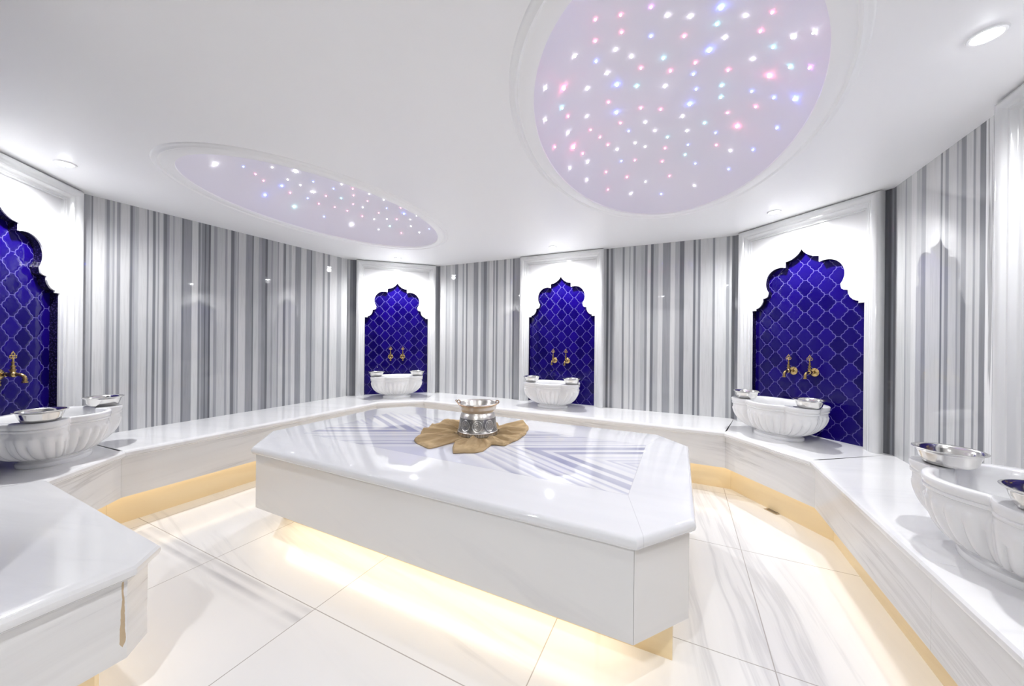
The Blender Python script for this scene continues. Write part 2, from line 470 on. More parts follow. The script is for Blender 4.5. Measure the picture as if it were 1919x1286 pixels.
def floor_mat():
    t = NT('floor_marble_tiles')
    x, y, z = t.xyz('Object')
    right = t.math('GREATER_THAN', x, -.52)
    def lines(c, vals, w=.0022):
        cur = None
        for v in vals:
            d = t.math('LESS_THAN', t.math('ABSOLUTE', t.math('SUBTRACT', c, v)), w)
            cur = d if cur is None else t.math('MAXIMUM', cur, d)
        return cur
    gx = lines(x, [-3.39, -2.493, -1.595, -.523, .345, 1.24])
    gl = lines(y, [-.67, .23, 1.13, 2.03, 2.93])
    gr = lines(y, [-.12, .80, 1.73, 2.65, 3.57])
    gy = t.math('ADD', t.math('MULTIPLY', gl, t.math('SUBTRACT', 1.0, right)), t.math('MULTIPLY', gr, right))
    g = t.math('MAXIMUM', gx, gy)
    # veins: along x on the left tiles, along y on the right ones
    def veins(u, v, seed, amt):
        warp = t.noise(t.comb(u, v, seed), 1.2, 2)
        vec = t.comb(t.math('DIVIDE', u, 16.0), t.math('ADD', v, t.math('MULTIPLY', warp, .12)), seed)
        n = t.noise(vec, 5.0, 5, .6)
        r = t.ramp(n, [(.42, 0), (.55, .15), (.61, .9), (.645, .3), (.72, .05)])
        m = t.noise(t.comb(u, v, seed + 4), 1.0, 1)
        return t.math('MULTIPLY', t.math('MULTIPLY', r, t.ramp(m, [(.38, .1), (.55, 1)])), amt)
    uL = t.math('ADD', t.math('MULTIPLY', x, .985), t.math('MULTIPLY', y, -.17))
    vL = t.math('ADD', t.math('MULTIPLY', x, .17), t.math('MULTIPLY', y, .985))
    kl = veins(uL, vL, 1.0, .32)
    kr = veins(y, t.math('ADD', x, t.math('MULTIPLY', y, .12)), 4.5, .45)
    k = t.math('ADD', t.math('MULTIPLY', kl, t.math('SUBTRACT', 1.0, right)), t.math('MULTIPLY', kr, right))
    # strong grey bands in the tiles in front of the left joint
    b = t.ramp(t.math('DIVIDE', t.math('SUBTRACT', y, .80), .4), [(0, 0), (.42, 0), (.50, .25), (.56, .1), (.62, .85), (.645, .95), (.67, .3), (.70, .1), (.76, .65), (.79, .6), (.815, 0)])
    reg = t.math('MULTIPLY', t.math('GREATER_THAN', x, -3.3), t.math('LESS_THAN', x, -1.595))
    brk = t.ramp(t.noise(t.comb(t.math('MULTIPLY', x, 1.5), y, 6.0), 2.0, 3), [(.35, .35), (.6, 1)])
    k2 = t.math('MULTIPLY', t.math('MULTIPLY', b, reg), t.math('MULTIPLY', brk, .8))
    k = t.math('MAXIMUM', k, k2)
    base = t.ramp(t.noise(t.comb(x, y, 0.0), .9, 3), [(.35, (.77, .765, .76)), (.65, (.81, .805, .80))])
    col = t.mix(k, base, (.42, .42, .44))
    col = t.mix(g, col, (.42, .40, .38))
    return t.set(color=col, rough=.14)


M_floor = floor_mat()


def slab_top_mat():
    """centre slab top: plain border, inlaid rectangle with mirrored grey bands meeting on both axes"""
    t = NT('slab_top_marble')
    x, y, z = t.xyz('Object')
    xc, yc, hx, hy = 0.0, 0.0, 1.165, .44
    u = t.math('ABSOLUTE', t.math('SUBTRACT', x, xc))
    v = t.math('ABSOLUTE', t.math('SUBTRACT', y, yc))
    ins = t.math('MULTIPLY', t.math('LESS_THAN', u, hx), t.math('LESS_THAN', v, hy))
    a = math.radians(27.5)
    wob = t.noise(t.comb(u, v, 0.0), 2.5, 2)
    p = t.math('SUBTRACT', t.math('MULTIPLY', v, math.cos(a)), t.math('MULTIPLY', u, math.sin(a)))
    p = t.math('ADD', p, t.math('MULTIPLY', t.math('SUBTRACT', wob, .5), .02))
    W = .80
    D = (.36, .37, .50)
    Mi = (.48, .49, .60)
    L1 = (.62, .63, .71)
    st = [(-.54, W), (-.50, Mi), (-.485, W), (-.46, Mi), (-.445, W), (-.40, L1), (-.385, W), (-.345, W), (-.335, D), (-.30, D), (-.292, W), (-.262, W), (-.255, (.40, .41, .53)), (-.205, D), (-.195, W),
          (-.170, W), (-.162, Mi), (-.148, L1), (-.14, W), (-.11, W), (-.10, Mi), (-.085, W), (-.05, (.42, .43, .55)), (-.035, W), (.0, L1), (.015, W), (.04, Mi), (.055, Mi), (.065, W), (.12, D), (.135, W), (.2, L1)]
    st = [((q + .55) / 1.0, c) for q, c in st]
    pn = t.math('DIVIDE', t.math('ADD', p, .55), 1.0)
    c1 = t.ramp(pn, st)
    fade = t.ramp(t.noise(t.comb(t.math('MULTIPLY', x, 1.3), y, 2.0), 2.2, 2), [(.32, .55), (.6, .95)])
    c1 = t.mix(fade, (.76, .765, .79), c1)
    # plain border
    n1 = t.noise(t.comb(t.math('DIVIDE', x, 5), y, 1.0), 5.0, 4)
    bord = t.ramp(n1, [(.4, (.78, .785, .80)), (.6, (.745, .75, .77)), (.7, (.78, .785, .80))])
    col = t.mix(ins, bord, c1)
    # seams: round the inlay and the mitres to the corners
    e1 = t.math('MULTIPLY', t.math('LESS_THAN', t.math('ABSOLUTE', t.math('SUBTRACT', u, hx)), .0016), t.math('LESS_THAN', v, hy))
    e2 = t.math('MULTIPLY', t.math('LESS_THAN', t.math('ABSOLUTE', t.math('SUBTRACT', v, hy)), .0016), t.math('LESS_THAN', u, hx))
    mit = t.math('SUBTRACT', t.math('SUBTRACT', v, hy), t.math('MULTIPLY', t.math('SUBTRACT', u, hx + .0), 3.4))
    e3 = t.math('MULTIPLY', t.math('LESS_THAN', t.math('ABSOLUTE', mit), .005), t.math('GREATER_THAN', v, hy))
    e = t.math('MAXIMUM', t.math('MAXIMUM', e1, e2), e3)
    col = t.mix(t.math('MULTIPLY', e, .45), col, (.5, .5, .53))
    return t.set(color=col, rough=.04, spec=.35)


M_slab_top = slab_top_mat()


def bucket_mat():
    t = NT('engraved_tinned_metal')
    tc = t.n('ShaderNodeTexCoord')
    sp = t.n('ShaderNodeSeparateXYZ')
    t.l(tc.outputs['Object'], sp.inputs[0])
    ang = t.math('ARCTAN2', sp.outputs[1], sp.outputs[0])
    u = t.math('MULTIPLY', ang, 9 / (2 * PI))
    v = t.math('DIVIDE', t.math('SUBTRACT', sp.outputs[2], .078), .088)
    du = t.math('SUBTRACT', t.math('FRACT', u), .5)
    r = t.math('SQRT', t.math('ADD', t.math('POWER', t.math('MULTIPLY', du, 1.15), 2.0), t.math('POWER', v, 2.0)))
    rings = t.ramp(r, [(0, .9), (.06, .2), (.12, .85), (.2, .25), (.27, .8), (.36, .15), (.40, .95), (.46, .95), (.49, .1), (.6, .3)])
    fl = t.n('ShaderNodeTexVoronoi')
    fl.inputs['Scale'].default_value = 70
    t.l(tc.outputs['Object'], fl.inputs['Vector'])
    flo = t.ramp(fl.outputs['Distance'], [(.1, .85), (.35, .2), (.6, .1)])
    pat = t.mix(.45, rings, flo)
    band = t.math('MULTIPLY', t.math('GREATER_THAN', sp.outputs[2], .030), t.math('LESS_THAN', sp.outputs[2], .128))
    low = t.math('LESS_THAN', sp.outputs[2], .026)
    teeth = t.math('GREATER_THAN', t.math('FRACT', t.math('MULTIPLY', u, 9.0)), .45)
    plain = t.mix(t.math('MULTIPLY', low, teeth), (.76, .73, .68), (.32, .30, .27))
    m = t.mix(band, plain, t.mix(pat, (.16, .155, .15), (.80, .78, .74)))
    hgt = t.math('MULTIPLY', pat, band)
    inn = t.noise(None, 6.0, 3)
    m = t.mix(t.ramp(inn, [(.5, 0), (.8, .3)]), m, (.60, .48, .36))
    return t.set(color=m, rough=.30, metal=.9, bump=hgt, bstr=.5, bdist=.003)


M_bucket = bucket_mat()
M_copper = simple('worn_copper', (.50, .34, .22), .35, .9)


def towel_mat():
    t = NT('brown_terry_cloth')
    n = t.noise(None, 260.0, 2)
    n2 = t.noise(None, 9.0, 2)
    c = t.ramp(n2, [(.35, (.48, .345, .19)), (.65, (.58, .43, .25))])
    return t.set(color=c, rough=.95, spec=.1, bump=n, bstr=.6, bdist=.003)


M_towel = towel_mat()

# rust stain running down the corner joint of the near left bench front
def add_stain(mat):
    nt = mat.node_tree
    bsdf = nt.nodes['Principled BSDF']
    src = bsdf.inputs['Base Color'].links[0].from_socket
    t = NT.__new__(NT); t.m = mat; t.t = nt; t.b = bsdf
    x, y, z = t.xyz('Object')
    n = t.noise(t.comb(t.math('MULTIPLY', y, 8), t.math('MULTIPLY', z, 3), 0.0), 6.0, 3)
    dy = t.math('ABSOLUTE', t.math('SUBTRACT', y, t.math('ADD', -3.494, t.math('MULTIPLY', t.math('SUBTRACT', n, .5), .01))))
    wz = t.ramp(z, [(.26, 0), (.275, .0075), (.36, .005), (.43, .003), (.49, .002)])
    k = t.math('MULTIPLY', t.math('LESS_THAN', dy, wz), t.math('MULTIPLY', t.math('LESS_THAN', x, -.27), t.math('GREATER_THAN', x, -.36)))
    c = t.mix(t.math('MULTIPLY', k, .75), src, (.42, .27, .09))
    nt.links.new(c, bsdf.inputs['Base Color'])


add_stain(M_bench_front)

# ------------------------------------------------------------------ room shell
WALLS = dict(left=D_left, backl=D_backl, backr=D_backr, right=D_right)
segs_back = D_backl + [[D_backl[-1][1], D_backr[0][0], 200]] + D_backr
M_wl = stripe_marble('striped_marble_left', D_left)
M_wb = stripe_marble('striped_marble_back', segs_back)
M_wr = stripe_marble('striped_marble_right', sorted([[min(a, b), max(a, b), g] for a, b, g in D_right]))
M_wc2 = stripe_marble('striped_marble_corner_left', [[7.3, 7.325, 190], [7.325, 7.36, 125], [7.36, 7.42, 105], [7.42, 8.46, 190], [8.46, 8.485, 100], [8.485, 8.53, 145]])
M_wc4 = stripe_marble('striped_marble_shaded_corner_right', [[7.3, 7.40, 140], [7.40, 8.44, 190], [8.44, 8.475, 90], [8.475, 8.49, 70], [8.49, 8.52, 125]])  # darkest bands at the right end put the corner's shade into the colour
M_wn = stripe_marble('striped_marble_plain', [[-1, -.99, 100], [50, 50.01, 120]])


def wall_piece(mb_uv, p0, p1, z0, z1, u0, u1, out, th=.08):
    """one slab of wall from p0 to p1; out = unit vector away from the room"""
    mb, uvs = mb_uv
    a, b = Vector(p0), Vector(p1)
    o = Vector(out) * th
    q = [(a, z0), (b, z0), (b, z1), (a, z1)]
    idx = [mb.vert((p.x, p.y, z)) for p, z in q] + [mb.vert((p.x + o.x, p.y + o.y, z)) for p, z in q]
    for f in ((0, 1, 2, 3), (5, 4, 7, 6), (1, 0, 4, 5), (2, 1, 5, 6), (3, 2, 6, 7), (0, 3, 7, 4)):
        mb.face([idx[i] for i in f])
    uu = [u0, u1, u1, u0] * 2
    vv = [z0, z0, z1, z1] * 2
    uvs.extend(zip(uu, vv))


def build_uv(mb, uvs, name, mat, parent=None):
    me = bpy.data.meshes.new(name)
    me.from_pydata(mb.v, [], mb.f)
    lay = me.uv_layers.new(name='UVMap')
    for lp in me.loops:
        lay.data[lp.index].uv = uvs[lp.vertex_index]
    bm = bmesh.new()
    bm.from_mesh(me)
    bmesh.ops.recalc_face_normals(bm, faces=bm.faces)
    bm.to_mesh(me)
    bm.free()
    me.materials.append(mat)
    o = bpy.data.objects.new(name, me)
    COL.objects.link(o)
    if parent:
        o.parent = parent
    return o


R2 = math.sqrt(.5)
XL, XR, YB, YN = -4.144, 1.33, 4.243, .11
C1 = (-3.29, .11)
C2 = (XL, .964)
C3 = (XL, 3.38)
C4 = (-3.281, YB)
C5 = (.48, YB)
C6 = (XR, 3.393)
# niches: centre on the wall plane, direction along the wall (to the viewer's right), normal into the room
NICHES = [
    ('N1', (C2[0] + .57 * R2, C2[1] - .57 * R2), (-R2, R2), (R2, R2)),
    ('N2', (C3[0] + .645 * R2, C3[1] + .645 * R2), (R2, R2), (R2, -R2)),
    ('N3', (-1.38, YB), (1, 0), (0, -1)),
    ('N4', (C5[0] + .615 * R2, C5[1] - .615 * R2), (R2, -R2), (-R2, -R2)),
    ('N5', (XR, 1.85), (0, -1), (-1, 0)),
]
NH = .45      # half width of the hole in the wall behind a niche panel
NTOP = BT + 1.77


def wall(name, p0, p1, out, mat, hole=None, axis=None):
    """hole: centre distance from p0"""
    a, b = Vector(p0), Vector(p1)
    L = (b - a).length
    d = (b - a) / L
    mbuv = (MB(), [])
    def U(s):
        p = a + d * s
        return {'x': p.x, 'y': p.y, None: s + 7.3}[axis]
    def piece(s0, s1, z0, z1):
        wall_piece(mbuv, a + d * s0, a + d * s1, z0, z1, U(s0), U(s1), out)
    if hole is None:
        piece(0, L, 0, CZ)
    else:
        piece(0, hole - NH, 0, CZ)
        piece(hole + NH, L, 0, CZ)
        piece(hole - NH, hole + NH, NTOP, CZ)
        piece(hole - NH, hole + NH, 0, BT - .05)
    return tag(build_uv(mbuv[0], mbuv[1], name, mat), None, None, kind='structure')


wall('wall_left', C2, C3, (-1, 0), M_wl, None, 'y')
wall('wall_back', C4, C5, (0, 1), M_wb, C4[0] * -1 - 1.38, 'x')
wall('wall_right', (XR, YN), C6, (1, 0), M_wr, 1.85 - YN, 'y')
wall('wall_chamfer_near_left', C2, C1, (-R2, -R2), M_wn, .57)
wall('wall_chamfer_back_left', C3, C4, (-R2, R2), M_wc2, .645)
wall('wall_chamfer_back_right', C5, C6, (R2, R2), M_wc4, .615)
wall('wall_near_left', C1, (-1.66, YN), (0, -1), M_wn)
wall('wall_near_right', (.82, YN), (XR, YN), (0, -1), M_wn)
wall('wall_entry_left', (-1.66, YN - .08), (-1.66, -1.3), (-1, 0), M_wn)
wall('wall_entry_right', (.82, YN - .08), (.82, -1.3), (1, 0), M_wn)
wall('wall_entry_back', (-1.66, -1.3), (.82, -1.3), (0, -1), M_wn)

# door at the back of the entry, behind the camera
dm = MB(); dm.box(-.95, -.05, -1.30, -1.26, 0.0, 2.05)
dr = dm.build('door_1', simple('door_paint', (.75, .75, .74), .3)); dr['kind'] = 'structure'
df = MB(); df.box(-1.03, -.95, -1.30, -1.25, 0, 2.13); df.box(-.05, .03, -1.30, -1.25, 0, 2.13); df.box(-.95, -.05, -1.30, -1.25, 2.05, 2.13)
df.build('door_frame', M_frame, dr)
dh = MB(); dh.tube([(-.14, -1.262, 1.0), (-.14, -1.22, 1.0), (-.26, -1.22, 1.0)], .009)
dh.build('door_handle', M_steel, dr, True)

fm = MB()
fm.prism([(-4.3, -1.4), (1.5, -1.4), (1.5, 4.4), (-4.3, 4.4)], -.06, 0)
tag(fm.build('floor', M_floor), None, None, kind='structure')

# ceiling with two oval openings
OV = [((-.10, 2.14), .64, 1.12), ((-2.735, 2.14), .65, 1.10)]


def oval(c, hx, hy, d=0.0, n=128):
    pts = []
    for i in range(n):
        a = 2 * PI * i / n
        nx, ny = math.cos(a) / hx, math.sin(a) / hy
        L = math.hypot(nx, ny)
        pts.append((c[0] + hx * math.cos(a) + nx / L * d, c[1] + hy * math.sin(a) + ny / L * d))
    return pts


bm = bmesh.new()
def ring(bm, pts, z):
    vs = [bm.verts.new((p[0], p[1], z)) for p in pts]
    return vs, [bm.edges.new((vs[i], vs[(i + 1) % len(vs)])) for i in range(len(vs))]
edges = []
_, e = ring(bm, [(-4.3, -1.4), (1.5, -1.4), (1.5, 4.4), (-4.3, 4.4)], CZ); edges += e
for c, hx, hy in OV:
    _, e = ring(bm, oval(c, hx, hy), CZ); edges += e
bmesh.ops.triangle_fill(bm, use_beauty=True, use_dissolve=False, edges=edges)
for f in list(bm.faces):
    m = f.calc_center_median()
    for c, hx, hy in OV:
        if ((m.x - c[0]) / hx) ** 2 + ((m.y - c[1]) / hy) ** 2 < .97:
            bm.faces.remove(f)
            break
me = bpy.data.meshes.new('ceiling'); bm.to_mesh(me); bm.free()
me.materials.append(M_ceil)
co = bpy.data.objects.new('ceiling', me); COL.objects.link(co); co['kind'] = 'structure'

for k, (c, hx, hy) in enumerate(OV):
    prof = [(0, 0.002), (0, -.010), (.004, -.013), (.058, -.013), (.064, -.009), (.070, -.007), (.074, -.014), (.082, -.017), (.090, -.012), (.094, -.008), (.102, -.008), (.108, -.004), (.112, .002)]
    m = MB()
    m.grid([[(x, y, CZ + z) for x, y in oval(c, hx, hy, d)] for d, z in prof], True)
    t_ = m.build('trim_%d' % (k + 1), M_ceil, None, True, ang=50); t_['kind'] = 'structure'

STARC = {'w': (1, .97, 1), 'W': (1, 1, 1), 'p': (1, .16, .32), 'P': (1, .14, .30), 'b': (.16, .26, 1), 'B': (.10, .18, 1), 'c': (.25, .9, 1), 'C': (.4, 1, .9), 'm': (.8, .18, 1)}
STARM = {k: emit_mat('star_fibre_' + {'w': 'white', 'W': 'bright_white', 'p': 'pink', 'P': 'rose', 'b': 'blue', 'B': 'deep_blue', 'c': 'cyan', 'C': 'pale_cyan', 'm': 'violet'}[k], v, 10.0 if k.islower() else 22.0) for k, v in STARC.items()}
for k, ((c, hx, hy), stars, lab) in enumerate(zip(OV, (D_sr, D_sl), ('large oval ceiling recess with pink and blue star lights above the slab', 'oval ceiling recess with star lights nearest the left striped wall'))):
    DD = .26
    root = thing('star_ceiling_recess', (c[0], c[1], CZ), lab, 'ceiling recess')
    m = MB()
    rows = []
    for rho in [1.0, .995, .98, .96, .93, .89, .84, .78, .7, .6, .48, .35, .2, .08]:
        rows.append([(hx * rho * math.cos(2 * PI * i / 128), hy * rho * math.sin(2 * PI * i / 128), DD * (1 - rho ** 5)) for i in range(128)])
    ids = m.grid(rows, True)
    m.cap(ids[-1])
    m.build('dome', M_dome, root, True, ang=60)
    meshes = {}
    for x, y, z, kk in stars:
        if kk not in meshes:
            r = {'W': .008, 'B': .008, 'P': .008, 'C': .007}.get(kk, .0048)
            s_ = MB()
            s_.lathe([(0, -r), (r * .5, -r * .87), (r * .87, -r * .5), (r, 0), (r * .87, r * .5), (0, r)], 10)
            o = s_.build('star_light', STARM[kk], root, True)
            meshes[kk] = o
        else:
            o = meshes[kk].copy()
            COL.objects.link(o)
            o.parent = root
        o.location = (x - c[0], y - c[1], z - CZ - .004)
    # added lilac fill lamp, stands in for glow inside the recess
    l = bpy.data.lights.new('recess_fill', 'POINT'); l.energy = .12; l.color = (.72, .6, 1.0); l.shadow_soft_size = .2
    lo = bpy.data.objects.new('recess_fill', l); lo.location = (c[0], c[1], CZ + .0); COL.objects.link(lo)

# ------------------------------------------------------------------ downlights
SPOT_NAMES = ['above the leftmost blue niche', 'above the back left corner niche', 'above the middle blue niche of the back wall', 'above the back right niche', 'large and bright at the top right corner of the picture', 'added as unseen fill behind the camera in the entry', 'added as fill over the near end of the right bench']
for (x, y), nm in zip(SPOTS + FILL_SPOTS, SPOT_NAMES):
    d = thing('downlight', (x, y, CZ), 'small round recessed ceiling downlight ' + nm, 'downlight', group='ceiling downlights')
    m = MB(); m.lathe([(.034, .0), (.034, -.004), (.038, -.007), (.046, -.006), (.050, -.0005), (.050, 0)], 40, caps=False)
    m.build('trim_ring', M_white_trim, d, True)
    m = MB(); m.lathe([(0, -.016), (.016, -.0145), (.027, -.010), (.033, -.003), (.033, -.001), (0, -.001)], 32, caps=False)
    m.build('lens', M_lens, d)

# ------------------------------------------------------------------ niches
def arch_half():
    W, S, H0 = .43, .51 / 1.125, BT + 1.08
    p = [(0, 1.125), (.03, 1.075), (.07, 1.03), (.13, .985), (.20, .95), (.305, .93), (.305, .825)]
    cx, cy, r = .42, .55, .29
    for i in range(17):
        a = math.radians(112 - i * (112 + 38) / 16)
        p.append((cx + r * math.cos(a), cy + r * math.sin(a)))
    p += [(.655, .325), (.665, .285), (.70, .262), (.76, .25), (.765, .19), (.79, .13), (.83, .085), (.875, .06), (.915, .05), (.915, .015), (1.0, .015)]
    return [(W * x, H0 + S * y) for x, y in p]


ARCH = arch_half()


def arch_outline():
    r = [(.43, BT)] + [(x, z) for x, z in ARCH[::-1]]
    l = [(-x, z) for x, z in ARCH[1:]] + [(-.43, BT)]
    return r + l           # from right foot over the top to left foot


def niche(nm, c, d, n, lab):
    th = math.atan2(d[1], d[0])
    # local frame: x along wall (viewer right), y into the wall (away from the room), z up
    root = thing('wall_niche', (c[0], c[1], 0), lab, 'niche', th)
    # local y axis = rot(d,90deg) ; must equal -n
    ny = Vector((-math.sin(th), math.cos(th)))
    sgn = -1 if ny.dot(Vector(n)) > 0 else 1
    out = arch_outline()
    # marble panel with the cut-out arch
    bm = bmesh.new()
    outer = [(-.443, BT), (-.443, NTOP), (.443, NTOP), (.443, BT)]
    loop = outer + out
    vs = [bm.verts.new((x, -.004 * sgn, z)) for x, z in loop]
    es = [bm.edges.new((vs[i], vs[(i + 1) % len(vs)])) for i in range(len(vs))]
    bmesh.ops.triangle_fill(bm, use_beauty=True, edges=es)
    g = bmesh.ops.extrude_face_region(bm, geom=list(bm.faces))
    for v in g['geom']:
        if isinstance(v, bmesh.types.BMVert):
            v.co.y = .046 * sgn
    bmesh.ops.recalc_face_normals(bm, faces=bm.faces)
    me = bpy.data.meshes.new('arch_panel'); bm.to_mesh(me); bm.free()
    me.materials.append(M_panel)
    o = bpy.data.objects.new('arch_panel', me); COL.objects.link(o); o.parent = root
    # dark edge lining of the opening
    m = MB()
    k = [(x * (1 - .0045), z - (.002 if z > BT + .01 else 0)) for x, z in out]
    m.grid([[(x, .004 * sgn, z) for x, z in k], [(x, .05 * sgn, z) for x, z in k]])
    m.build('arch_edge', M_mosaic, root)
    # blue tile field
    t = MB(); uvs = []
    pts = [(-.44, BT), (.44, BT), (.44, NTOP - .03), (-.44, NTOP - .03)]
    i0 = [t.vert((x, .047 * sgn, z)) for x, z in pts] + [t.vert((x, .060 * sgn, z)) for x, z in pts]
    for f in ((0, 1, 2, 3), (5, 4, 7, 6), (1, 0, 4, 5), (2, 1, 5, 6), (3, 2, 6, 7), (0, 3, 7, 4)):
        t.face([i0[i] for i in f])
    uvs = [(x + .08, z + .02) for x, z in pts] * 2
    build_uv(t, uvs, 'tile_field', M_tile, root)
    # sill under the tile
    m = MB(); m.box(-.44, .44, min(0, .06 * sgn), max(0, .06 * sgn), BT - .03, BT - .0005)
    m.build('sill', M_panel, root)
    # moulded frame swept up, across and down
    prof = [(0, 0), (0, .046), (.004, .060), (.014, .072), (.028, .077), (.042, .073), (.052, .062), (.057, .056), (.066, .055), (.070, .050), (.074, .036), (.082, .030), (.092, .029), (.095, .020), (.104, .020), (.106, .0)]
    m = MB()
    hw, top = .54, CZ - .003
    rows = []
    for w, p in prof:
        rows.append([(-hw + w, -p * sgn, BT), (-hw + w, -p * sgn, top - w), (hw - w, -p * sgn, top - w), (hw - w, -p * sgn, BT)])
    ids = m.grid(rows)
    m.cap([r[0] for r in ids]); m.cap([r[3] for r in ids])
    m.build('frame', M_frame, root, True, ang=40)
    return root, th, sgn


NLAB = ['blue arabesque tiled niche cut off by the left edge of the picture', 'blue tiled arch niche in the back left corner, framed in white marble',
        'blue tiled arch niche in the middle of the back wall', 'large blue tiled arch niche at the back right corner', 'marble framed niche at the right edge, only its frame showing']
NF = {}
for (nm, c, d, n), lab in zip(NICHES, NLAB):
    NF[nm] = niche(nm, c, d, n, lab)


def npos(nm, s, off, z=0.0):
    for k, c, d, n in NICHES:
        if k == nm:
            return Vector((c[0] + d[0] * s + n[0] * off, c[1] + d[1] * s + n[1] * off, z))


# ------------------------------------------------------------------ benches
PATH = [(-1.665, YN), (-1.670, .53), (-1.765, .625), (-3.09, .63), (-3.405, 1.02), (-3.39, 3.21), (-2.99, 3.585), (-1.30, 3.580), (.330, 3.565), (.770, 2.99), (.775, 1.79), (.775, YN)]
WPT = [(-1.75, YN), (-1.80, YN), (-1.90, YN), C1, C2, C3, C4, (-1.30, YB), C5, C6, (XR, 1.79), (XR, YN)]


def normals(P, closed=False):
    out = []
    n = len(P)
    for i in range(n):
        ds = []
        for a, b in ((i - 1, i), (i, i + 1)):
            if not closed and (a < 0 or b >= n):
                continue
            d = Vector(P[b % n]) - Vector(P[a % n])
            d.normalize()
            ds.append(Vector((-d.y, d.x)))
        if len(ds) == 1:
            out.append(ds[0])
        else:
            out.append((ds[0] + ds[1]) / (1 + ds[0].dot(ds[1])))
    return out


NOSE = [(.036, -.052), (.026, -.052), (.022, -.048), (.021, -.042), (.012, -.041), (.004, -.036), (.0, -.025), (.001, -.013), (.008, -.004), (.020, 0), (.06, 0)]
NRM = normals(PATH)
bench = thing('marble_bench', (-1.4, 4.0, 0), 'continuous white marble bench running round the walls, warm light glowing beneath', 'bench')
BO = Vector((-1.4, 4.0, 0))


def off(i, n):
    p = Vector(PATH[i]) + NRM[i] * n
    return p


def shrink(a, b, e=.0005):
    d = (b - a).normalized()
    return a + d * (0 if CUR in (1, 2) else e), b - d * (0 if CUR in (0, 1) else e)


def P3(p, z):
    return (p.x - BO.x, p.y - BO.y, z)


for i in range(len(PATH) - 1):
    CUR = i
    if i == 0:
        # the short end by the entry and the near left run are one slab
        m = MB()
        rows = [[P3(off(k, n_), BT + z_) for k in range(4)] for n_, z_ in NOSE]
        ids = m.grid(rows)
        w = [m.vert(P3(Vector(p), BT)) for p in (C1, (-1.725, YN))]
        m.face(ids[-1] + w)
        w2 = [m.vert(P3(Vector(p), BT - .052)) for p in (C1, (-1.725, YN))]
        m.face((ids[0] + w2)[::-1])
        m.face([r[3] for r in ids] + [w[0], w2[0]])
        m.face(([r[0] for r in ids] + [w[1], w2[1]])[::-1])
        m.build('seat_slab', M_bench_top, bench, True, ang=30)
    elif i > 2:
        m = MB()
        A_, B_ = [], []
        for n_, z_ in NOSE:
            a, b = shrink(off(i, n_), off(i + 1, n_))
            A_.append(P3(a, BT + z_)); B_.append(P3(b, BT + z_))
        wa, wb = shrink(Vector(WPT[i]), Vector(WPT[i + 1]))
        for z_ in (0, -.052):
            A_.append(P3(wa, BT + z_)); B_.append(P3(wb, BT + z_))
        ia = [m.vert(p) for p in A_]; ib = [m.vert(p) for p in B_]
        for k in range(len(ia)):
            j = (k + 1) % len(ia)
            m.face((ia[k], ia[j], ib[j], ib[k]))
        m.cap(ia); m.cap(ib[::-1])
        m.build('seat_slab', M_bench_top, bench, True, ang=30)
    def strip(n0, n1, z0, z1, name, mat):
        m = MB()
        a0, b0 = shrink(off(i, n0), off(i + 1, n0)); a1, b1 = shrink(off(i, n1), off(i + 1, n1))
        p = [a0, b0, b1, a1]
        v = [m.vert(P3(q, z0)) for q in p] + [m.vert(P3(q, z1)) for q in p]
        for f in ((0, 3, 2, 1), (4, 5, 6, 7), (0, 1, 5, 4), (1, 2, 6, 5), (2, 3, 7, 6), (3, 0, 4, 7)):
            m.face([v[q] for q in f])
        return m.build(name, mat, bench)
    strip(.032, .052, .215, BT - .052, 'front_panel', M_bench_front)
    strip(.052, .20, .225, .240, 'soffit', M_bench_front)
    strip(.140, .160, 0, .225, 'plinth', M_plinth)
    strip(.085, .135, .2195, .2245, 'led_strip', M_led)

# ------------------------------------------------------------------ centre slab
TP = [(-2.53, 1.335), (-.141, 1.335), (.055, 1.585), (.045, 2.70), (-.16, 2.93), (-2.62, 2.93), (-2.83, 2.66), (-2.83, 1.63)]
TC = Vector((-1.385, 2.14, 0))
slab = thing('heated_marble_slab', (TC.x, TC.y, 0), 'large eight-sided marble slab platform in the middle of the room with warm light beneath', 'marble platform')
TN = normals(TP, True)
def toff(n, z):
    return [(TP[i][0] + TN[i].x * n - TC.x, TP[i][1] + TN[i].y * n - TC.y, z) for i in range(8)]
def tseg(n, z):
    r = []
    q = toff(n, z)
    return q
m = MB()
rows = [toff(n_, TT + z_) for n_, z_ in [(.05, -.050), (.024, -.050), (.016, -.050), (.009, -.047), (.003, -.040), (0, -.030), (0, -.022), (.002, -.013), (.006, -.006), (.012, -.002), (.020, 0)]]
ids = m.grid(rows, True)
m.cap(ids[-1])
o = m.build('slab_top', None, slab, True, ang=30)
o.data.materials.append(M_slab_top)
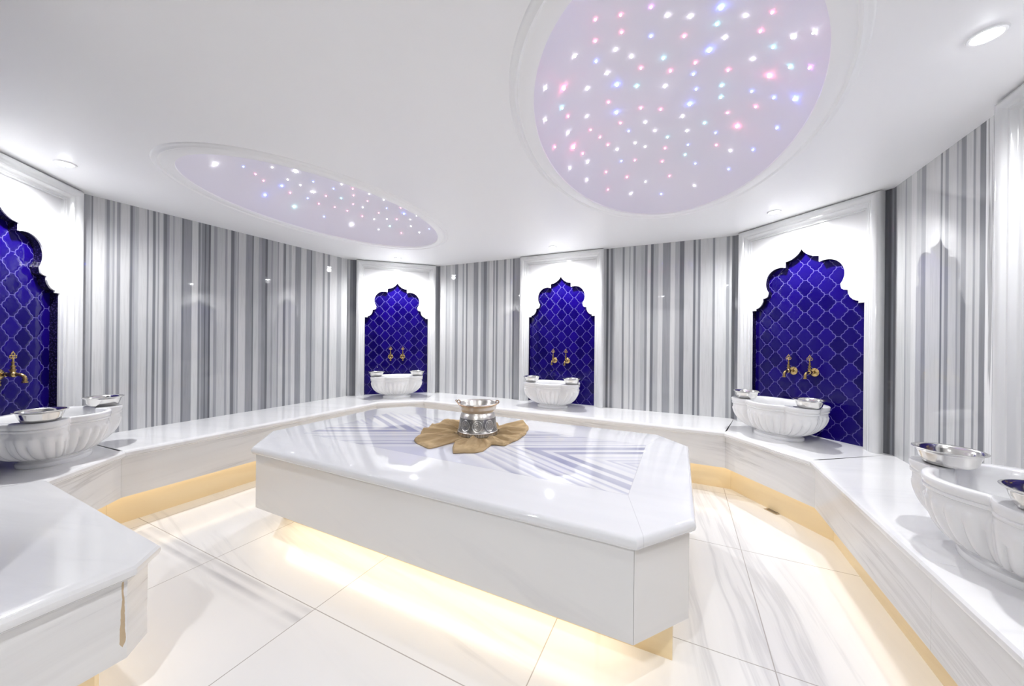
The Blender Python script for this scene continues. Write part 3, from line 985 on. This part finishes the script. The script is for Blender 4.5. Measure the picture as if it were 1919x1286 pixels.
# keep the inlay centred on the slab: object coordinates are relative to TC
for nd in M_slab_top.node_tree.nodes:
    pass
for i in range(8):
    j = (i + 1) % 8
    def tstrip(n0, n1, z0, z1, name, mat, e=.0008):
        m = MB()
        a = toff(n0, 0); b = toff(n1, 0)
        q = [Vector(a[i][:2]), Vector(a[j][:2]), Vector(b[j][:2]), Vector(b[i][:2])]
        d = (q[1] - q[0]).normalized() * e
        q = [q[0] + d, q[1] - d, q[2] - d, q[3] + d]
        v = [m.vert((p.x, p.y, z0)) for p in q] + [m.vert((p.x, p.y, z1)) for p in q]
        for f in ((0, 3, 2, 1), (4, 5, 6, 7), (0, 1, 5, 4), (1, 2, 6, 5), (2, 3, 7, 6), (3, 0, 4, 7)):
            m.face([v[k] for k in f])
        return m.build(name, mat, slab)
    tstrip(.024, .044, .200, TT - .050, 'side_panel', M_slab_front)
    tstrip(.044, .34, .212, .226, 'soffit', M_slab_front)
    tstrip(.185, .250, .206, .2115, 'led_strip', M_led_t)
m = MB()
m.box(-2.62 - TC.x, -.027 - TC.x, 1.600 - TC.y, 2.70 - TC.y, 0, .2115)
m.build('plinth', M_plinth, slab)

# ------------------------------------------------------------------ marble basins
def basin_radius():
    N = 288
    cx, cy = 0.0, .26
    def ray_circle(dx, dy, ox, oy, rx, ry):
        a = (dx / rx) ** 2 + (dy / ry) ** 2
        px, py = cx - ox, cy - oy
        b = 2 * (dx * px / rx ** 2 + dy * py / ry ** 2)
        c_ = (px / rx) ** 2 + (py / ry) ** 2 - 1
        D = b * b - 4 * a * c_
        if D < 0:
            return 0
        return (-b + math.sqrt(D)) / (2 * a)
    R = []
    for i in range(N):
        a = 2 * PI * i / N
        dx, dy = math.cos(a), math.sin(a)
        # back body: superellipse
        e = 3.5
        hx, hy = .305, (.235 if dy < 0 else .14)
        body = 1 / ((abs(dx) / hx) ** e + (abs(dy) / hy) ** e) ** (1 / e)
        r = body
        for sx in (-1, 1):
            r = max(r, ray_circle(dx, dy, .225 * sx, .335, .108, .108))
        r = max(r, ray_circle(dx, dy, 0, .25, .215, .245))
        R.append(r)
    # light smoothing keeps the notches
    for _ in range(1):
        R = [(R[i - 1] + 2 * R[i] + R[(i + 1) % N]) / 4 for i in range(N)]
    inner = []
    for i in range(N):
        a = 2 * PI * i / N
        dx, dy = math.cos(a), math.sin(a)
        e = 2.6
        v = 1 / ((abs(dx) / .262) ** e + (abs(dy) / .205) ** e) ** (1 / e)
        lobe = ray_circle(dx, dy, 0, .25, .185, .215)
        # keep the two ears solid
        r = min(v, R[i] - .030)
        if dy > 0:
            r = min(r, max(lobe, 0.0)) if abs(dx) > .35 else min(R[i] - .03, max(r, lobe))
            if dy < .45 and abs(dx) > .35:
                k = dy / .45
                r = (1 - k) * min(v, R[i] - .03) + k * min(v, lobe)
        inner.append(r)
    for _ in range(6):
        inner = [(inner[i - 1] + 2 * inner[i] + inner[(i + 1) % N]) / 4 for i in range(N)]
    return N, cx, cy, R, inner


def make_basin():
    N, cx, cy, R, RI = basin_radius()
    # arc length for even flutes
    pts = [(R[i] * math.cos(2 * PI * i / N), R[i] * math.sin(2 * PI * i / N)) for i in range(N)]
    acc = [0]
    for i in range(N):
        a, b = pts[i], pts[(i + 1) % N]
        acc.append(acc[-1] + math.hypot(a[0] - b[0], a[1] - b[1]))
    tot = acc[-1]
    NFL = 34
    H = .29
    def foot(a, k=1.0):
        hx, hy = .178 * k, .135 * k
        return 1 / math.hypot(math.cos(a) / hx, math.sin(a) / hy)
    def row(fr, z):
        return [(cx + fr(i) * math.cos(2 * PI * i / N), -(cy + fr(i) * math.sin(2 * PI * i / N)), z) for i in range(N)]
    # y is negative towards the room (niche frame: +y goes into the wall)
    root = thing('marble_wash_basin', (0, 0, 0), '', 'wash basin')
    rows = []
    K = 22
    for k in range(K + 1):
        t = k / K
        z = .045 + t * (.228 - .045)
        prof = (1 - (1 - t) ** 2.2) ** .62
        def fr(i, t=t, prof=prof):
            a = 2 * PI * i / N
            r0 = foot(a, .90)
            r1 = R[i] - .010
            r = r0 + (r1 - r0) * prof
            s = abs(math.sin(PI * NFL * acc[i] / tot))
            top = .93 - .26 * (1 - s) ** 2
            w = max(0, min(1, (top - t) / .06)) * max(0, min(1, t / .08))
            return r + (.019 * s ** .55 - .011) * w
        rows.append(row(fr, z))
    rows.append(row(lambda i: R[i] - .012, .236))
    rows.append(row(lambda i: R[i] - .002, .242))
    rows.append(row(lambda i: R[i] - .001, .250))
    rows.append(row(lambda i: R[i] - .006, .254))
    rows.append(row(lambda i: R[i], .260))
    rows.append(row(lambda i: R[i] + .002, .285))
    rows.append(row(lambda i: R[i] - .003, H))
    rows.append(row(lambda i: RI[i] + .006, H))
    rows.append(row(lambda i: RI[i], H - .005))
    for k in range(1, 11):
        t = k / 10
        rows.append(row(lambda i, t=t: RI[i] * (1 - .72 * t ** 2.4), H - .005 - (.185) * math.sin(t * PI / 2) ** .9))
    m = MB()
    ids = m.grid(rows, True)
    m.cap(ids[-1]); m.cap(ids[0][::-1])
    m.build('bowl', M_basin, root, True, ang=50)
    m = MB()
    rows = [row(lambda i, k=k: foot(2 * PI * i / N, k), z) for k, z in ((1.0, 0), (1.02, .006), (1.02, .020), (1.0, .026), (.93, .030), (.90, .038), (.93, .044), (.88, .052))]
    ids = m.grid(rows, True); m.cap(ids[0][::-1]); m.cap(ids[-1])
    m.build('foot', M_basin, root, True, ang=40)
    return root


def dish_mesh():
    d = thing('metal_water_dish', (0, 0, 0), '', 'dish', group='metal dishes on the basins')
    m = MB()
    r = .094
    prof = [(0, .002), (.060, .002), (.070, .006), (.078, .020), (.086, .048), (.090, .056), (r + .006, .0605), (r + .008, .064), (r + .004, .066), (r - .003, .064),
            (.085, .056), (.081, .046), (.073, .022), (.064, .010), (.050, .007), (.022, .007), (.018, .012), (.010, .014), (0, .0145)]
    m.lathe(prof, 56, caps=False)
    m.build('bowl', M_steel, d, True, ang=60)
    return d


def make_faucet():
    # origin: on the tile field; y negative = towards the room
    root = thing('brass_faucet', (0, 0, 0), '', 'faucet', group='brass faucets in the niches')
    def lat(prof, M, name, mat=M_brass, seg=32):
        m = MB(); m.lathe(prof, seg)
        return m.build(name, mat, root, True, M=M, ang=45)
    ax = Matrix.Rotation(PI / 2, 4, 'X')          # z -> -y
    lat([(0.0, 0), (.034, 0), (.035, .004), (.030, .008), (.024, .010), (.020, .014), (.016, .016), (.010, .016)], ax, 'wall_plate')
    m = MB()
    m.lathe([(.010, .014), (.0105, .028), (.014, .030), (.014, .035), (.0105, .037), (.012, .050), (.017, .054), (.019, .064), (.017, .074), (.011, .080), (.010, .088)], 24)
    b = m.build('body', M_brass, root, True, M=ax)
    m = MB()
    pts, rad = [], []
    for k in range(15):
        t = k / 14
        a = t * PI / 2
        pts.append((0, -(.084 + .034 * math.sin(a)), .000 + .0 - .026 * (1 - math.cos(a))))
        rad.append(.0105 - .001 * t)
    m.tube(pts, rad, 16)
    m.lathe([(.009, 0), (.0125, -.002), (.0125, -.007), (.010, -.009), (.010, -.018), (.0135, -.020), (.0135, -.030), (.0105, -.031), (.0085, -.024)], 20, c=(0, -.118, -.024))
    m.build('spout', M_brass, root, True)
    m = MB()
    m.lathe([(.010, .010), (.011, .024), (.015, .026), (.015, .032), (.010, .035), (.009, .046), (.013, .049), (.013, .054), (.007, .058), (.006, .072), (.010, .075), (.010, .079), (.005, .082), (.0045, .096)], 22, c=(0, -.064, 0))
    m.build('stem', M_brass, root, True)
    # openwork handle: three loops, a small centre ring and a tip
    m = MB()
    cz = .112
    def loop(x, z, r, w=.0034):
        m.tube([(x + r * math.cos(2 * PI * k / 18), -.064, z + r * math.sin(2 * PI * k / 18)) for k in range(18)], w, 8, True)
    loop(-.012, cz, .0095); loop(.012, cz, .0095); loop(0, cz + .016, .0095); loop(0, cz + .003, .005, .003)
    m.lathe([(.0045, -.018), (.007, -.014), (.005, -.010), (.004, 0)], 12, c=(0, -.064, cz))
    m.lathe([(.002, 0), (.004, .003), (.0005, .009)], 10, c=(0, -.064, cz + .028))
    m.build('handle', M_brass, root, True)
    return root


basin0 = make_basin()
BL = ['marble wash basin with fluted sides at the left edge of the picture', 'small-looking fluted marble basin in front of the back left corner niche', 'fluted marble basin in front of the middle niche of the back wall',
      'fluted marble basin before the large back right niche', 'fluted marble basin cut off by the right edge, nearest on the right bench']
first = True
for (nm, c, d, n), lab in zip(NICHES, BL):
    root, th, sgn = NF[nm]
    b = basin0 if first else copy_tree(basin0)
    first = False
    # basin mesh is built with +y into the wall; sgn=-1 niches would need a flip, which never happens here
    b.location = npos(nm, 0, .012, BT)
    b.rotation_euler = (0, 0, th)
    b['label'] = lab
    b['group'] = 'marble basins under the niches'

dish0 = dish_mesh()
DP = {'N1': [(-.27, .34), (.25, .37)], 'N2': [(-.26, .33), (.26, .33)], 'N3': [(-.24, .34), (.25, .34)], 'N4': [(-.22, .35), (.27, .34)], 'N5': [(-.20, .36), (.26, .36)]}
WN = {'N1': 'basin at the left edge', 'N2': 'basin in the back left corner', 'N3': 'basin in the middle of the back wall', 'N4': 'basin before the back right niche', 'N5': 'nearest right basin'}
first = True
for nm in DP:
    root, th, sgn = NF[nm]
    for k, (s, o_) in enumerate(DP[nm]):
        dd = dish0 if first else copy_tree(dish0)
        first = False
        if nm == 'N1':
            s = -s  # placed below by picture side
        p = npos(nm, s, o_ + .0, BT + .2905)
        dd.location = p
        dd.rotation_euler = (0, 0, th + .4 * k)
        # viewer's left/right
        side = 'left' if (s < 0) else 'right'
        dd['label'] = 'metal dish on the %s end of the %s' % (side, WN[nm])

fau0 = make_faucet()
first = True
for nm in ('N1', 'N2', 'N3', 'N4', 'N5'):
    root, th, sgn = NF[nm]
    for s in (-.085, .080):
        f = fau0 if first else copy_tree(fau0)
        first = False
        f.location = npos(nm, s, -.046, BT + .535)
        f.rotation_euler = (0, 0, th)
        f['label'] = '%s brass faucet above the %s' % ('left' if s < 0 else 'right', WN[nm])

# ------------------------------------------------------------------ towel and bucket on the slab
def towel():
    C = Vector((-1.385, 2.28))
    pol, last = [], None
    for x, y in D_towel:
        v = Vector((x, y)) - C
        a = math.atan2(v.y, v.x)
        if last is None:
            a0 = a
        else:
            while a < last - PI:
                a += 2 * PI
            while a > last + PI:
                a -= 2 * PI
            a = max(a, last + .03)
        if last is not None and a > a0 + 2 * PI - .02:
            break
        pol.append((a, v.length))
        last = a
    pol = sorted(((a + PI) % (2 * PI) - PI, r) for a, r in pol)
    def Rf(a):
        n = len(pol)
        for i in range(n):
            a0, r0 = pol[i]
            a1, r1 = pol[(i + 1) % n]
            if i == n - 1:
                a1 += 2 * PI
            aa = a
            if aa < a0 and i == n - 1:
                aa += 2 * PI
            if a0 <= aa <= a1:
                return r0 + (r1 - r0) * (aa - a0) / max(1e-6, a1 - a0)
        return pol[0][1]
    NA, NR = 360, 46
    top, bot = [], []
    random.seed(4)
    def hgt(a, f, r):
        w = (1 - 2.2 * abs(math.sin(a * 5.5 + 1.2 * math.sin(a * 2) + 4 * r))) * .55 + math.sin(a * 19 + 2.1 * math.sin(a * 3 + 1) - 4 * r) * .35 + .22 * math.sin(a * 33 + 1 + 9 * r)
        amp = .066 * min(1, max(0, (r - .13) / .10)) * (1 - .55 * f)
        h = .010 + amp * max(0, .45 + .6 * w)
        nz = mnoise.noise(Vector((math.cos(a) * r * 14, math.sin(a) * r * 14, 2.0)))
        h += .008 * nz * min(1, max(0, (r - .12) / .06))
        return max(.006, h)
    for k in range(NR + 1):
        f = k / NR
        rt, rb = [], []
        for i in range(NA):
            a = -PI + 2 * PI * i / NA
            Ro = Rf(a)
            r = Ro * f
            h = hgt(a, f, r)
            if f > .96:
                h *= (1 - f) / .04 * .6 + .4
            if r < .165:
                h = min(h, .0095)
            h = max(h, .005)
            rt.append((r * math.cos(a), r * math.sin(a), h))
            rb.append((r * math.cos(a), r * math.sin(a), max(.0008, h - .008) if f > .5 else .0008))
        top.append(rt); bot.append(rb)
    m = MB()
    m.grid(top[1:] + bot[:0:-1], True)
    m.cap([m.vert(p) for p in top[1]])
    m.cap([m.vert(p) for p in bot[1]][::-1])
    o = m.build('brown_towel', M_towel, None, True, ang=0)
    o.location = (C.x, C.y, TT)
    return tag(o, 'light brown towel spread in folds under the engraved bucket on the marble slab', 'towel')


towel()
bk = thing('engraved_metal_bucket', (-1.385, 2.285, TT + .0100), 'engraved silver bucket with flared rim standing on the brown towel', 'bucket')
m = MB()
prof = [(0, 0), (.150, 0), (.154, .004), (.153, .012), (.150, .022), (.151, .026), (.146, .030), (.139, .075), (.133, .128), (.130, .134), (.128, .150), (.121, .158), (.119, .166), (.124, .172), (.126, .180),
        (.133, .184), (.136, .190), (.138, .208), (.143, .216), (.147, .222), (.147, .230), (.143, .234), (.138, .230), (.134, .218), (.127, .198), (.118, .178), (.113, .164), (.118, .150), (.124, .130), (.132, .07), (.138, .02), (.13, .008), (0, .006)]
m.lathe(prof, 96, caps=False)
m.build('bucket_body', M_bucket, bk, True, ang=50)
# bail handle folded down along the rim, hinged on two lugs
hd = Vector((-math.cos(YAW), -math.sin(YAW), 0))     # hinge at picture left
rt = -hd
fw = Vector((-hd.y, hd.x, 0))
if fw.dot(Vector((0, -1, 0))) < 0:
    fw = -fw
pts = []
for k in range(33):
    a = PI * k / 32
    p = hd * (.152 * math.cos(a)) + fw * (.150 * math.sin(a))
    pts.append((p.x, p.y, .232 - .010 * math.sin(a)))
hk = hd * .162
pts = [(hk.x, hk.y, .252), (hd.x * .170, hd.y * .170, .244)] + pts
m = MB(); m.tube(pts, .0036, 10)
m.build('bail_handle', M_copper, bk, True)
for q in (hd, rt):
    m = MB()
    c0 = q * .146
    m.tube([(c0.x + .0 + q.x * .012 * math.cos(2 * PI * k / 14), c0.y + q.y * .012 * math.cos(2 * PI * k / 14), .236 + .012 * math.sin(2 * PI * k / 14)) for k in range(14)], .0038, 8, True)
    m.build('handle_lug', M_copper, bk, True)

# ------------------------------------------------------------------ floor drain
dr = thing('floor_drain', (.66, 3.38, 0), 'small square metal drain grate in the floor beside the lit plinth', 'drain', -.85)
m = MB(); m.box(-.05, .05, -.05, .05, .0002, .003); m.build('grate_frame', simple('drain_brass', (.55, .47, .35), .35, .8), dr)
m = MB()
for k in range(5):
    m.box(-.038, .038, -.036 + k * .0165, -.029 + k * .0165, .003, .0042)
m.build('grate_bars', simple('drain_dark', (.18, .14, .10), .5, .5), dr)
